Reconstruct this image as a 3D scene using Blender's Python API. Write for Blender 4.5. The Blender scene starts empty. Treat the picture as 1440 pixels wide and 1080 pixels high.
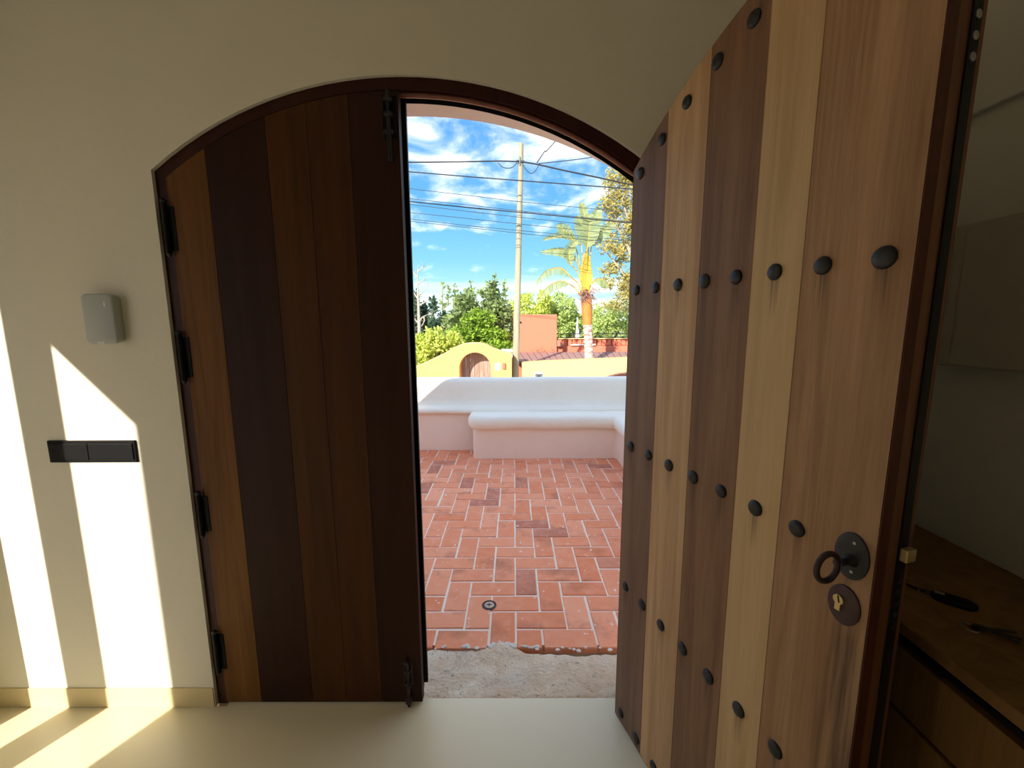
import bpy, bmesh, math, random
from math import sin, cos, pi, sqrt, radians
from mathutils import Vector, Matrix, noise

# ------------------------------------------------------------------ camera
FPX, PIT, ROLL, YAW, EYE = 588.9957, .1446, -.0052, .0047, 1.4
S = bpy.context.scene
C = S.collection
cy_, sy_ = cos(YAW), sin(YAW)
def w3(x, y, z): return Vector((x*cy_-y*sy_, x*sy_+y*cy_, z))
fwd = w3(0, cos(PIT), -sin(PIT)); upv = w3(0, sin(PIT), cos(PIT)); rgt = w3(1, 0, 0)
R_ = rgt*cos(ROLL)+upv*sin(ROLL); U_ = upv*cos(ROLL)-rgt*sin(ROLL)
cam = bpy.data.cameras.new('camera'); co = bpy.data.objects.new('camera', cam); C.objects.link(co)
m = Matrix((R_, U_, -fwd)).transposed().to_4x4(); m.translation = (0, 0, EYE)
co.matrix_world = m
cam.sensor_width = 36; cam.lens = FPX/1440*36; cam.clip_start = .02; cam.clip_end = 800
S.camera = co
def at(u, v, Y):
    d = fwd + R_*((u-720)/FPX) - U_*((v-540)/FPX)
    k = Y/d.y
    return Vector((d.x*k, Y, d.z*k+EYE))

# ------------------------------------------------------------------ exposure, sky, sun
S.view_settings.view_transform = 'Standard'; S.view_settings.look = 'None'
S.view_settings.exposure = 1.22; S.view_settings.gamma = 1; S.view_settings.use_curve_mapping = False
SUN = 3.7; SKY = 1.2
sd = bpy.data.lights.new('sun', 'SUN'); sd.energy = SUN; sd.angle = .009; sd.color = (1, .93, .80)
so = bpy.data.objects.new('sun', sd); C.objects.link(so)
so.rotation_euler = Vector((.48, 1, -.537)).to_track_quat('-Z', 'Y').to_euler(); so.location = (-5, -8, 9)

wd = bpy.data.worlds.new('sky'); S.world = wd; wd.use_nodes = True
nt = wd.node_tree; N = nt.nodes; L = nt.links; N.clear()
def nn(t, **k):
    n = N.new(t)
    for a, b in k.items(): setattr(n, a, b)
    return n
tc = nn('ShaderNodeTexCoord'); sep = nn('ShaderNodeSeparateXYZ'); L.new(tc.outputs['Generated'], sep.inputs[0])
ramp = nn('ShaderNodeValToRGB'); L.new(sep.outputs[2], ramp.inputs[0])
cr = ramp.color_ramp
for i, (p, c) in enumerate([(0, (.40, .48, .48, 1)), (.05, (.24, .40, .43, 1)), (.14, (.115, .285, .40, 1)), (.25, (.065, .205, .38, 1)), (.42, (.05, .165, .35, 1)), (1, (.035, .12, .30, 1))]):
    e = cr.elements[i] if i < 2 else cr.elements.new(p)
    e.position = p; e.color = c
def wm(op, a, b=None):
    n = nn('ShaderNodeMath', operation=op)
    for i, x in enumerate((a, b)):
        if x is None: continue
        if isinstance(x, (int, float)): n.inputs[i].default_value = x
        else: L.new(x, n.inputs[i])
    return n.outputs[0]
den = wm('ADD', wm('MAXIMUM', sep.outputs[2], 0), .22)
cmb = nn('ShaderNodeCombineXYZ'); L.new(wm('DIVIDE', sep.outputs[0], den), cmb.inputs[0]); L.new(wm('DIVIDE', sep.outputs[1], den), cmb.inputs[1])
no = nn('ShaderNodeTexNoise'); no.inputs['Scale'].default_value = 4.2; no.inputs['Detail'].default_value = 8; no.inputs['Roughness'].default_value = .58; no.inputs['Distortion'].default_value = .4
mp = nn('ShaderNodeMapping'); mp.inputs['Location'].default_value = (3.3, 1.7, 0); L.new(cmb.outputs[0], mp.inputs[0]); L.new(mp.outputs[0], no.inputs['Vector'])
no2 = nn('ShaderNodeTexNoise'); no2.inputs['Scale'].default_value = .55; no2.inputs['Detail'].default_value = 2; L.new(mp.outputs[0], no2.inputs['Vector'])
cov = wm('ADD', no.outputs[0], wm('MULTIPLY', wm('SUBTRACT', no2.outputs[0], .5), .7))
# more cloud higher up, less around ten to fifteen degrees
band = nn('ShaderNodeMapRange'); L.new(sep.outputs[2], band.inputs[0])
for i, v in ((1, .16), (2, .34), (3, -.13), (4, .09)): band.inputs[i].default_value = v
cov = wm('ADD', cov, band.outputs[0])
mr = nn('ShaderNodeMapRange'); L.new(cov, mr.inputs[0]); mr.inputs[1].default_value = .44; mr.inputs[2].default_value = .90; mr.interpolation_type = 'SMOOTHSTEP'
# thin haze streaks near the horizon
st = nn('ShaderNodeTexNoise'); st.inputs['Scale'].default_value = 1; st.inputs['Detail'].default_value = 4
mp2 = nn('ShaderNodeMapping'); mp2.inputs['Scale'].default_value = (1.6, 1.6, 22); mp2.inputs['Location'].default_value = (1, 2, .35); L.new(tc.outputs['Generated'], mp2.inputs[0]); L.new(mp2.outputs[0], st.inputs['Vector'])
s1 = nn('ShaderNodeMapRange'); L.new(st.outputs[0], s1.inputs[0]); s1.inputs[1].default_value = .42; s1.inputs[2].default_value = .62
s2 = nn('ShaderNodeMapRange'); L.new(sep.outputs[2], s2.inputs[0]); s2.inputs[1].default_value = .15; s2.inputs[2].default_value = .10
hz = wm('MULTIPLY', wm('MULTIPLY', s1.outputs[0], s2.outputs[0]), .42)
mask = wm('MAXIMUM', mr.outputs[0], hz)
mx = nn('ShaderNodeMix', data_type='RGBA'); L.new(mask, mx.inputs[0]); L.new(ramp.outputs[0], mx.inputs[6]); mx.inputs[7].default_value = (.98, .92, .86, 1)
gm = nn('ShaderNodeMapRange'); L.new(sep.outputs[2], gm.inputs[0]); gm.inputs[1].default_value = -.03; gm.inputs[2].default_value = 0
mg = nn('ShaderNodeMix', data_type='RGBA'); L.new(gm.outputs[0], mg.inputs[0]); mg.inputs[6].default_value = (.40, .35, .28, 1); L.new(mx.outputs[2], mg.inputs[7])
bg = nn('ShaderNodeBackground'); bg.inputs[1].default_value = SKY; L.new(mg.outputs[2], bg.inputs[0])
wo = nn('ShaderNodeOutputWorld'); L.new(bg.outputs[0], wo.inputs[0])

# ------------------------------------------------------------------ materials
class MT:
    def __init__(s, name, rough=.6, spec=.5, metal=0):
        s.m = bpy.data.materials.new(name); s.m.use_nodes = True; s.t = s.m.node_tree
        s.b = s.t.nodes['Principled BSDF']; s.b.inputs['Roughness'].default_value = rough
        s.b.inputs['Specular IOR Level'].default_value = spec; s.b.inputs['Metallic'].default_value = metal
        s.co = s.n('ShaderNodeTexCoord').outputs['Object']
    def n(s, t, **k):
        x = s.t.nodes.new(t)
        for a, b in k.items(): setattr(x, a, b)
        return x
    def l(s, a, b): s.t.links.new(a, b)
    def v(s, inp, x):
        if isinstance(x, (int, float)): inp.default_value = x
        elif isinstance(x, tuple): inp.default_value = x if len(x) != 3 or inp.type == 'VECTOR' else (*x, 1)
        else: s.l(x, inp)
    def math(s, op, a, b=0, c=None, clamp=False):
        x = s.n('ShaderNodeMath', operation=op, use_clamp=clamp); s.v(x.inputs[0], a); s.v(x.inputs[1], b)
        if c is not None: s.v(x.inputs[2], c)
        return x.outputs[0]
    def noise(s, sc, det=4, rough=.55, vec=None, scale3=None, dist=0, rnd=False):
        vec = vec or s.co
        if rnd:
            oi = s.n('ShaderNodeObjectInfo'); q = s.math('MULTIPLY', oi.outputs['Random'], 37.)
            cb = s.n('ShaderNodeCombineXYZ'); s.l(q, cb.inputs[0]); s.l(q, cb.inputs[1]); s.l(q, cb.inputs[2])
            ad = s.n('ShaderNodeVectorMath', operation='ADD'); s.l(vec, ad.inputs[0]); s.l(cb.outputs[0], ad.inputs[1]); vec = ad.outputs[0]
        if scale3:
            mp = s.n('ShaderNodeMapping'); mp.inputs['Scale'].default_value = scale3; s.l(vec, mp.inputs[0]); vec = mp.outputs[0]
        x = s.n('ShaderNodeTexNoise'); s.l(vec, x.inputs['Vector']); x.inputs['Scale'].default_value = sc
        x.inputs['Detail'].default_value = det; x.inputs['Roughness'].default_value = rough; x.inputs['Distortion'].default_value = dist
        return x.outputs[0]
    def rng(s, x, a, b, c=0, d=1, smooth=False):
        r = s.n('ShaderNodeMapRange'); s.v(r.inputs[0], x)
        for i, q in enumerate((a, b, c, d)): r.inputs[i+1].default_value = q
        if smooth: r.interpolation_type = 'SMOOTHSTEP'
        return r.outputs[0]
    def mix(s, f, a, b, mode='MIX'):
        x = s.n('ShaderNodeMix', data_type='RGBA', blend_type=mode); s.v(x.inputs[0], f); s.v(x.inputs[6], a); s.v(x.inputs[7], b)
        return x.outputs[2]
    def col(s, x): s.v(s.b.inputs['Base Color'], x); return s
    def bump(s, h, st=.2, dist=.01):
        b = s.n('ShaderNodeBump'); b.inputs['Strength'].default_value = st; b.inputs['Distance'].default_value = dist
        s.v(b.inputs['Height'], h); s.l(b.outputs[0], s.b.inputs['Normal']); return s

def plain(name, c, rough=.5, metal=0, var=.12, sc=8, bump=0, spec=.5):
    t = MT(name, rough, spec, metal); n = t.noise(sc, 5)
    t.col(t.mix(n, tuple(x*(1-var) for x in c), tuple(min(1, x*(1+var)) for x in c)))
    if bump: t.bump(t.noise(sc*6, 5), bump, .004)
    return t.m
def plaster(name, c, rough=.75, var=.05, b=.25):
    t = MT(name, rough, .3); n = t.noise(2.2, 6, .6); n2 = t.noise(60, 3)
    t.col(t.mix(n, tuple(x*(1-var) for x in c), tuple(min(1, x*(1+var)) for x in c)))
    h = t.math('ADD', t.math('MULTIPLY', t.noise(9, 4), 1), t.math('MULTIPLY', n2, .15)); t.bump(h, b, .01)
    return t.m
def wood(name, dark, light, rough=.5, stain=False, lockstain=False, grain=1., spec=.4):
    t = MT(name, rough, spec)
    n1 = t.noise(1, 6, .6, scale3=(22, 22, 1.1), dist=.8, rnd=True)
    n2 = t.noise(1, 4, .7, scale3=(160, 160, 5), rnd=True)
    f = t.math('ADD', t.rng(n1, .3, .7), t.math('MULTIPLY', t.math('SUBTRACT', n2, .5), .9*grain), clamp=True)
    c = t.mix(f, dark, light)
    wv = t.noise(1, 2, .5, scale3=(5, 5, .35), rnd=True)
    c = t.mix(t.rng(wv, .35, .7, 0, .35), c, tuple(x*.72 for x in dark))
    if stain:
        sp = t.n('ShaderNodeSeparateXYZ'); t.l(t.co, sp.inputs[0])
        mm = t.math('ADD', t.math('DIVIDE', t.math('SUBTRACT', sp.outputs[0], .043), .0945), .5)
        dx = t.math('MULTIPLY', t.math('ABSOLUTE', t.math('SUBTRACT', t.math('FRACT', mm), .5)), .0945)
        db = t.math('MULTIPLY', t.math('SUBTRACT', 1, t.math('FRACT', t.math('DIVIDE', t.math('SUBTRACT', sp.outputs[2], .035), .487))), .487)
        nz = t.noise(1, 3, .6, scale3=(220, 220, 3))
        k = t.math('MULTIPLY', t.rng(dx, .016, .004), t.rng(db, .10, .01))
        k = t.math('MULTIPLY', k, t.rng(nz, .38, .6))
        k = t.math('MULTIPLY', k, t.rng(sp.outputs[2], 1.6, 1.55))
        k = t.math('MULTIPLY', k, .75)
        c = t.mix(k, c, (.05, .035, .03))
    if lockstain:
        sp = t.n('ShaderNodeSeparateXYZ'); t.l(t.co, sp.inputs[0])
        k = t.math('MULTIPLY', t.rng(sp.outputs[0], .665, .70, 0, 1, True), t.rng(sp.outputs[2], .93, .86))
        k = t.math('MULTIPLY', k, t.rng(t.noise(1, 4, .65, scale3=(45, 45, 1.4)), .40, .62))
        c = t.mix(t.math('MULTIPLY', k, .85), c, (.045, .028, .02))
    t.col(c); t.bump(t.math('ADD', n2, t.math('MULTIPLY', n1, .6)), .25, .0015)
    return t.m

M = {}
M['wall'] = plaster('interior plaster', (.84, .795, .66))
M['ceil'] = plaster('ceiling plaster', (.84, .80, .68))
t = MT('polished cement floor', .32, .45); t.col(t.mix(t.noise(1.6, 6, .6), (.80, .71, .47), (.87, .79, .56))); t.bump(t.noise(5, 3), .05, .01); M['floor'] = t.m
M['base'] = plaster('cement skirting', (.72, .60, .34), .5, .04, .1)
M['pinkplaster'] = plaster('exterior pink plaster', (.94, .78, .66), .85, .06, .35)
M['whiteplaster'] = plaster('exterior white plaster', (.98, .905, .77), .85, .06, .9)
M['redwood'] = wood('dark red varnished wood', (.032, .008, .006), (.060, .014, .009), .4, grain=.5, spec=.2)
M['beadwood'] = wood('varnished bead wood', (.20, .07, .05), (.32, .13, .09), .3, grain=.4)
M['lipping'] = wood('dark red lipping wood', (.07, .018, .010), (.12, .034, .018), .5, grain=.4, spec=.2)
M['edgewood'] = wood('brown edge wood', (.13, .045, .018), (.26, .10, .035), .5)
M['woodA'] = wood('dark brown plank wood', (.16, .09, .055), (.27, .165, .105), .6, True, spec=.25)
M['woodB'] = wood('pale plank wood', (.43, .26, .125), (.66, .44, .235), .6, True, spec=.25, grain=1.3)
M['woodC'] = wood('red brown plank wood', (.17, .088, .048), (.31, .18, .10), .6, True, spec=.25, grain=1.2)
M['woodD'] = wood('honey plank wood', (.50, .335, .16), (.68, .48, .26), .6, True, grain=.7, spec=.25)
M['woodE'] = wood('tan plank wood', (.28, .155, .078), (.50, .305, .165), .6, True, True, spec=.25, grain=1.3)
M['in0'] = wood('orange inner plank', (.105, .040, .009), (.215, .095, .020), .5, grain=.5, spec=.18)
M['in1'] = wood('dark inner plank', (.024, .0065, .0045), (.042, .012, .007), .5, grain=.5, spec=.18)
M['in2'] = wood('brown inner plank', (.060, .019, .0045), (.105, .038, .008), .5, grain=.5, spec=.18)
M['in3'] = wood('rust inner plank', (.058, .018, .005), (.095, .033, .008), .5, grain=.5, spec=.18)
M['in4'] = wood('wine inner plank', (.027, .0085, .005), (.048, .016, .008), .5, grain=.5, spec=.18)
M['iron'] = plain('blackened iron', (.035, .037, .040), .42, .6, .3, 40, .3)
M['ironbrown'] = plain('rusty brown iron', (.06, .035, .035), .5, .5, .3, 40, .3)
M['black'] = plain('black plastic', (.006, .006, .007), .5, 0, .1, spec=.15)
M['blackmetal'] = plain('black lock metal', (.008, .010, .011), .5, .2, .2, spec=.2)
M['steel'] = plain('dull steel', (.32, .33, .32), .35, .9, .1)
M['brass'] = plain('aged brass', (.55, .42, .20), .4, .7, .15, 60)
M['grey'] = plain('pale grey plastic', (.50, .53, .50), .45, 0, .03)
M['white'] = plain('white plastic', (.8, .8, .78), .4, 0, .02)
M['offwhite'] = plain('cream painted cover', (.60, .55, .42), .6, 0, .05)
t = MT('terracotta brick', .85, .2); oi = t.n('ShaderNodeObjectInfo'); r = oi.outputs['Random']
c = t.mix(t.rng(r, 0, 1), (.80, .265, .125), (.94, .41, .24)); c = t.mix(t.rng(r, .88, .96), c, (.54, .20, .125))
c = t.mix(t.rng(t.noise(14, 5, .6, rnd=True), .45, .75, 0, .45), c, (.90, .46, .31)); c = t.mix(t.rng(t.noise(5, 4, .6, rnd=True), .55, .72, 0, .55), c, (.34, .14, .095))
c = t.mix(t.rng(t.noise(26, 3, .7, rnd=True), .66, .70, 0, .85), c, (.92, .80, .70)); t.col(c); t.bump(t.noise(60, 4), .3, .003); M['brick'] = t.m
M['grout'] = plain('pale pink grout', (.97, .77, .62), .95, 0, .12, 20, .3)
t = MT('worn limestone', .9, .2); n = t.noise(7, 8, .65, dist=.6)
c = t.mix(t.rng(n, .3, .7), (.78, .54, .34), (1.0, .88, .66)); c = t.mix(t.rng(t.noise(3.2, 4), .5, .68, 0, .6), c, (.78, .69, .60)); c = t.mix(t.rng(t.noise(45, 5, .7), .60, .68, 0, .75), c, (.20, .13, .09))
c = t.mix(t.rng(t.noise(6, 6, .7, dist=1.), .56, .70, 0, .55), c, (.42, .27, .16))
t.col(c); t.bump(t.math('ADD', n, t.math('MULTIPLY', t.noise(70, 6, .7), .8)), 1., .014); M['stone'] = t.m
M['mortar'] = plain('grey mortar', (.74, .67, .58), .95, 0, .25, 30, .6)
M['yellow'] = plaster('ochre yellow render', (.80, .42, .15), .85, .12, .3)
M['yellow2'] = plaster('pale yellow render', (.84, .53, .22), .85, .08, .3)
M['orange'] = plaster('orange render', (.68, .19, .115), .85, .05, .2)
M['weathered'] = wood('weathered door wood', (.22, .13, .09), (.55, .42, .36), .8)
M['roofbrown'] = plain('brown roof sheet', (.34, .20, .17), .7, 0, .1, 3)
M['asphalt'] = plain('street asphalt', (.40, .36, .31), .9, 0, .1, 3)
M['pole'] = wood('grey pole wood', (.28, .24, .16), (.50, .45, .32), .85)
M['cable'] = plain('black cable', (.02, .02, .025), .6, 0, .1)
M['cable2'] = plain('grey blue cable', (.03, .045, .06), .6, 0, .1)
M['bark'] = plain('pale bark', (.42, .36, .31), .9, 0, .3, 6, .5)
M['barkdark'] = plain('brown bark', (.18, .13, .09), .9, 0, .3, 6, .5)
M['palmtrunk'] = None
t = MT('ringed palm trunk', .9, .2); c = t.mix(t.rng(t.noise(1, 4, .6, scale3=(5, 5, 9), dist=1.5), .42, .58), (.36, .20, .15), (.80, .66, .58)); t.col(c); M['palmtrunk'] = t.m
M['sheath'] = plain('orange leaf sheath', (.52, .19, .035), .7, 0, .35, 5)
M['stalk'] = plain('yellow stalk', (.58, .36, .04), .5, 0, .25, 4)
M['fibre'] = plain('brown fibre', (.24, .12, .10), .9, 0, .4, 8)
def leafmat(name, a, b, tr=.35):
    t = MT(name, .55, .35); oi = t.n('ShaderNodeNewGeometry')
    f = t.math('ADD', t.math('MULTIPLY', oi.outputs['Random Per Island'], .7), t.math('MULTIPLY', t.noise(.9, 3), .5), clamp=True)
    c = t.mix(f, a, b); t.col(c)
    tb = t.n('ShaderNodeBsdfTranslucent'); t.l(c, tb.inputs[0]); ms = t.n('ShaderNodeMixShader'); ms.inputs[0].default_value = tr
    t.l(t.b.outputs[0], ms.inputs[1]); t.l(tb.outputs[0], ms.inputs[2]); t.l(ms.outputs[0], t.t.nodes['Material Output'].inputs[0])
    return t.m
M['lf_bright'] = leafmat('bright green leaves', (.07, .17, .015), (.42, .60, .07))
M['lf_mid'] = leafmat('grey green leaves', (.03, .07, .015), (.42, .52, .20))
M['lf_dark'] = leafmat('dark needles', (.02, .05, .03), (.09, .16, .08), .1)
M['lf_yellow'] = leafmat('yellow green leaves', (.30, .42, .04), (.80, .85, .22))
M['lf_olive'] = leafmat('olive yellow foliage', (.26, .22, .06), (.68, .60, .22))
M['lf_pale'] = leafmat('pale green foliage', (.22, .34, .07), (.66, .76, .28))
M['lf_palm'] = leafmat('palm blade', (.17, .24, .08), (.34, .40, .20), .3)

# ------------------------------------------------------------------ helpers
def link(name, me, mat, parent=None, smooth=False):
    o = bpy.data.objects.new(name, me); C.objects.link(o)
    if mat and not me.materials: me.materials.append(M[mat] if isinstance(mat, str) else mat)
    if smooth:
        for p in me.polygons: p.use_smooth = True
    if parent: o.parent = parent
    return o
def bm2(name, bm, mat, parent=None, smooth=False):
    bmesh.ops.recalc_face_normals(bm, faces=bm.faces[:])
    me = bpy.data.meshes.new(name); bm.to_mesh(me); bm.free(); return link(name, me, mat, parent, smooth)
def tag(o, label, cat=None, group=None, kind=None):
    o['label'] = label
    if cat: o['category'] = cat
    if group: o['group'] = group
    if kind: o['kind'] = kind
    return o
def empty(name, loc=(0, 0, 0), rz=0):
    o = bpy.data.objects.new(name, None); C.objects.link(o); o.location = loc; o.rotation_euler = (0, 0, rz); o.empty_display_size = .05
    return o
def box(bm, x0, x1, y0, y1, z0, z1, bev=0):
    vs = [bm.verts.new(p) for p in ((x0,y0,z0),(x1,y0,z0),(x1,y1,z0),(x0,y1,z0),(x0,y0,z1),(x1,y0,z1),(x1,y1,z1),(x0,y1,z1))]
    fs = [bm.faces.new([vs[i] for i in q]) for q in ((0,3,2,1),(4,5,6,7),(0,1,5,4),(1,2,6,5),(2,3,7,6),(3,0,4,7))]
    if bev:
        es = list({e for f in fs for e in f.edges}); bmesh.ops.bevel(bm, geom=es, offset=bev, segments=2, affect='EDGES', profile=.5)
    return bm
def B(*a, **k): return box(bmesh.new(), *a, **k)
def loft(bm, loops, cap=True, close=True):
    rs = [[bm.verts.new(p) for p in lp] for lp in loops]; n = len(rs[0])
    for a, b in zip(rs, rs[1:]):
        for i in range(n if close else n-1):
            j = (i+1) % n; bm.faces.new((a[i], a[j], b[j], b[i]))
    if cap:
        for r in (rs[0], rs[-1]):
            f = bm.faces.new(r)
    return bm
def prism(outline, y0, y1, bm=None, outline2=None):   # outline in (x,z)
    bm = bm or bmesh.new(); o2 = outline2 or outline
    loft(bm, [[(x, y0, z) for x, z in outline], [(x, y1, z) for x, z in o2]])
    bm.normal_update(); bmesh.ops.triangulate(bm, faces=[f for f in bm.faces if len(f.verts) > 4])
    return bm
def tube(bm, pts, rad, seg=8, cap=True):
    pts = [Vector(p) for p in pts]; loops = []; rad = rad if isinstance(rad, (list, tuple)) else [rad]*len(pts)
    ref = None
    for i, p in enumerate(pts):
        t = (pts[min(i+1, len(pts)-1)]-pts[max(i-1, 0)]).normalized()
        if ref is None: ref = Vector((0, 0, 1)) if abs(t.z) < .9 else Vector((1, 0, 0))
        a = t.cross(ref).normalized(); b = t.cross(a).normalized(); ref = -b if abs(t.z) < 2 else ref
        ref = b.cross(t) if False else ref
        loops.append([p+(a*cos(2*pi*k/seg)+b*sin(2*pi*k/seg))*rad[i] for k in range(seg)])
        ref = (a.cross(t)).normalized()
    return loft(bm, loops, cap)
def disc_lathe(bm, c, axis, prof, seg=20, sx=1, sz=1):
    """prof: list of (offset along axis, radius); oval scale sx, sz in the disc plane; axis 'y' only"""
    loops = [[(c[0]+r*sx*cos(2*pi*k/seg), c[1]+o, c[2]+r*sz*sin(2*pi*k/seg)) for k in range(seg)] for o, r in prof]
    return loft(bm, loops)
def torus(bm, c, R, r, plane='yz', seg=28, sg=8):
    loops = []
    for k in range(seg):
        a = 2*pi*k/seg; lp = []
        for j in range(sg):
            b = 2*pi*j/sg; q = R+r*cos(b); h = r*sin(b)
            if plane == 'yz': lp.append((c[0]+h, c[1]+q*cos(a), c[2]+q*sin(a)))
            elif plane == 'xy': lp.append((c[0]+q*cos(a), c[1]+q*sin(a), c[2]+h))
            else: lp.append((c[0]+q*cos(a), c[1]+h, c[2]+q*sin(a)))
        loops.append(lp)
    loops.append(loops[0]); loft(bm, loops, False); bmesh.ops.remove_doubles(bm, verts=bm.verts[:], dist=1e-6); return bm
def shade(o, ang=40):
    for p in o.data.polygons: p.use_smooth = True
    try: o.data.set_sharp_from_angle(angle=radians(ang))
    except Exception: pass
    return o
def struct(o, label): o['kind'] = 'structure'; o['label'] = label; return o

# ------------------------------------------------------------------ room shell
W = 1.3595; XL, XR, YB, ZC = -2.0, 1.2, -4.6, 2.6; XC = -.34
def arc(R, cz, half, n=28):        # from right to left
    return [(XC+half-2*half*i/n, cz+sqrt(R*R-(half-2*half*i/n)**2)) for i in range(n+1)]
A_out = arc(1.263, .868, .769); A_in = arc(1.227, .868, .731)
inner = [(XR+.3, 0), (XR+.3, ZC+.15), (XL-.12, ZC+.15), (XL-.12, 0), (XC-.769, 0)] + A_out[::-1] + [(XC+.769, 0)]
struct(bm2('wall_front', prism(inner, W, 1.432), 'wall'), 'cream plastered wall around the arched double door')
# outer skin; unseen raking left wing added to shape the sun edge on the parapet
top = [(4.2, -1.7), (4.2, 2.75), (-1.91, 2.75), (-2.297, 2.394), (-3.9, .92), (-3.9, -1.7), (XC-.77, -1.7)]
oA = top + [(XC-.731, 0)] + A_in[::-1] + [(XC+.731, 0), (XC+.77, -1.7)]
A2 = arc(1.46, .646, .775)
oB = top + [(XC-.775, 0)] + A2[::-1] + [(XC+.775, 0), (XC+.77, -1.7)]
struct(bm2('wall_outside', prism(oA, 1.432, 1.56, outline2=oB), 'pinkplaster'), 'pink rendered outer face and arched reveal of the doorway')
# side and back walls
bm = bmesh.new()
for y0, y1, z0, z1 in ((.9225, 1.43, 0, ZC), (-.419, .9225, 2.024, ZC), (YB, -3.3, 0, ZC), (-2.8, -.419, 0, ZC), (-3.3, -2.8, 1.9, ZC)): box(bm, XL-.12, XL, y0, y1, z0, z1)  # the rear gap is an added opening, out of view
struct(bm2('wall_left', bm, 'wall'), 'cream side wall with a tall window')
struct(bm2('added_window', box(B(XL-.09, XL-.04, -3.3, -3.26, 0, 1.9), XL-.09, XL-.04, -2.84, -2.8, 0, 1.9), 'white'), 'white jambs of an unseen rear window added for bounce light')  # added behind the camera so sun on the floor brightens the room
struct(bm2('window_1', box(B(XL-.12, XL, .3246, .385, 0, 2.024), XL-.09, XL-.04, -.419, -.40, 0, 2.02), 'white'), 'mullion and jamb of the tall side window')
struct(bm2('wall_right', B(XR, XR+.15, YB, W, 0, 1.925), 'wall'), 'cream side wall behind the open door leaf')
struct(bm2('wall_right_upper', B(XR-.018, XR+.15, YB, W, 1.925, ZC, bev=.004), 'wall'), 'thicker upper band of the right wall')
bm = bmesh.new()
for a in ((XL-.12, XR+.15, 0, ZC),): box(bm, a[0], a[1], YB-.2, YB, a[2], a[3])
struct(bm2('wall_back', bm, 'wall'), 'cream back wall of the room')
struct(bm2('ceiling', B(XL-.12, XR+.3, YB-.2, W-.001, ZC, ZC+.15), 'ceil'), 'plain cream ceiling')
bm = B(XL-.12, XR+.15, YB-.2, W, -.12, 0); box(bm, XC-.73, XC+.73, W, 1.392, -.12, 0)
struct(bm2('floor', bm, 'floor'), 'polished cream cement floor')
struct(bm2('baseboard_left', B(XL, XC-.772, W-.004, W+.01, 0, .079, bev=.0015), 'base'), 'flush beige cement skirting left of the door')
struct(bm2('baseboard_right', B(XC+.772, XR, W-.004, W+.01, 0, .079), 'base'), 'flush beige cement skirting right of the door')

bm = B(-3.45, -3.3, -1.3, 1.43, -.2, 3.0); struct(bm2('wall_sky_block', bm, 'pinkplaster'), 'unseen wall added beyond the tall window to block sky light')  # added out of view to cut the sky light entering the window
# arched frame
fr = empty('trim_1', (XC, 1.372, 0)); struct(fr, 'dark red arched wooden door frame')
def arcsh(R, cz, half, n=28): return [(x-XC, z) for x, z in arc(R, cz, half, n)]
def ring_prism(Ro, co_, ho, Ri, ci, hi, y0, y1):
    o = arcsh(Ro, co_, ho); i = arcsh(Ri, ci, hi)
    bm = bmesh.new(); pts = [(ho, .0)]+o+[(-ho, 0)]; qts = [(hi, .0)]+i+[(-hi, 0)]
    vo = [[bm.verts.new((x, y, z)) for x, z in pts] for y in (y0, y1)]; vi = [[bm.verts.new((x, y, z)) for x, z in qts] for y in (y0, y1)]
    for k in range(len(pts)-1):
        bm.faces.new((vo[0][k], vo[0][k+1], vi[0][k+1], vi[0][k])); bm.faces.new((vo[1][k], vo[1][k+1], vi[1][k+1], vi[1][k]))
        bm.faces.new((vo[0][k], vo[0][k+1], vo[1][k+1], vo[1][k])); bm.faces.new((vi[0][k], vi[0][k+1], vi[1][k+1], vi[1][k]))
    return bm
link0 = bm2('architrave', ring_prism(1.2625, .868, .7685, 1.229, .868, .733, 0, .059), 'redwood', fr)
bead = bmesh.new(); pts = [(x, .020, z) for x, z in arcsh(1.2225, .868, .7265, 40)]
pts = [(pts[0][0], .020, .02)]+[(pts[0][0], .020, 1.2)]+pts+[(pts[-1][0], .020, 1.2), (pts[-1][0], .020, .02)]
tube(bead, pts, .0080, 10); shade(bm2('bead', bead, 'beadwood', fr), 60)
M['rebate_shade'] = plain('dull black seal', (.006, .006, .006), 1, 0, .1, spec=0)  # flat black puts the shade under the arch frame into the colour
bm2('stop', ring_prism(1.230, .868, .734, 1.217, .868, .730, .034, .058), 'rebate_shade', fr)

# ------------------------------------------------------------------ closed left leaf
def ztop(t, R=1.2225, c=.8715): return c+sqrt(R*R-t*t)
D1 = empty('door_1', (-1.075, 1.366, 0)); struct(D1, 'closed dark plank door leaf on the left of the arch')
DX = -1.075
seams = [-1.073, -.942, -.752, -.625, -.495, -.3435]
def plank_bm(x0, x1, tf, y0, y1, zb, gap=.0008, n=6, off=0):
    x0 += gap; x1 -= gap
    o = [(x0-off, zb), (x1-off, zb)] + [(x1-(x1-x0)*i/n-off, tf(x1-(x1-x0)*i/n)) for i in range(n+1)]
    return prism(o, y0, y1)
for i in range(5):
    o = bm2('plank', plank_bm(seams[i], seams[i+1], lambda x: ztop(x-XC)-.002, 0, .030, .012, off=DX), 'in%d' % i, D1)
bm2('backing_board', plank_bm(seams[0], -.349, lambda x: ztop(x-XC)-.012, .031, .062, .02, n=14, off=DX), 'redwood', D1)
bm2('closing_strip', plank_bm(-.3565, -.333, lambda x: ztop(x-XC)-.008, .050, .0625, .045, n=2, off=DX), 'blackmetal', D1)
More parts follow.
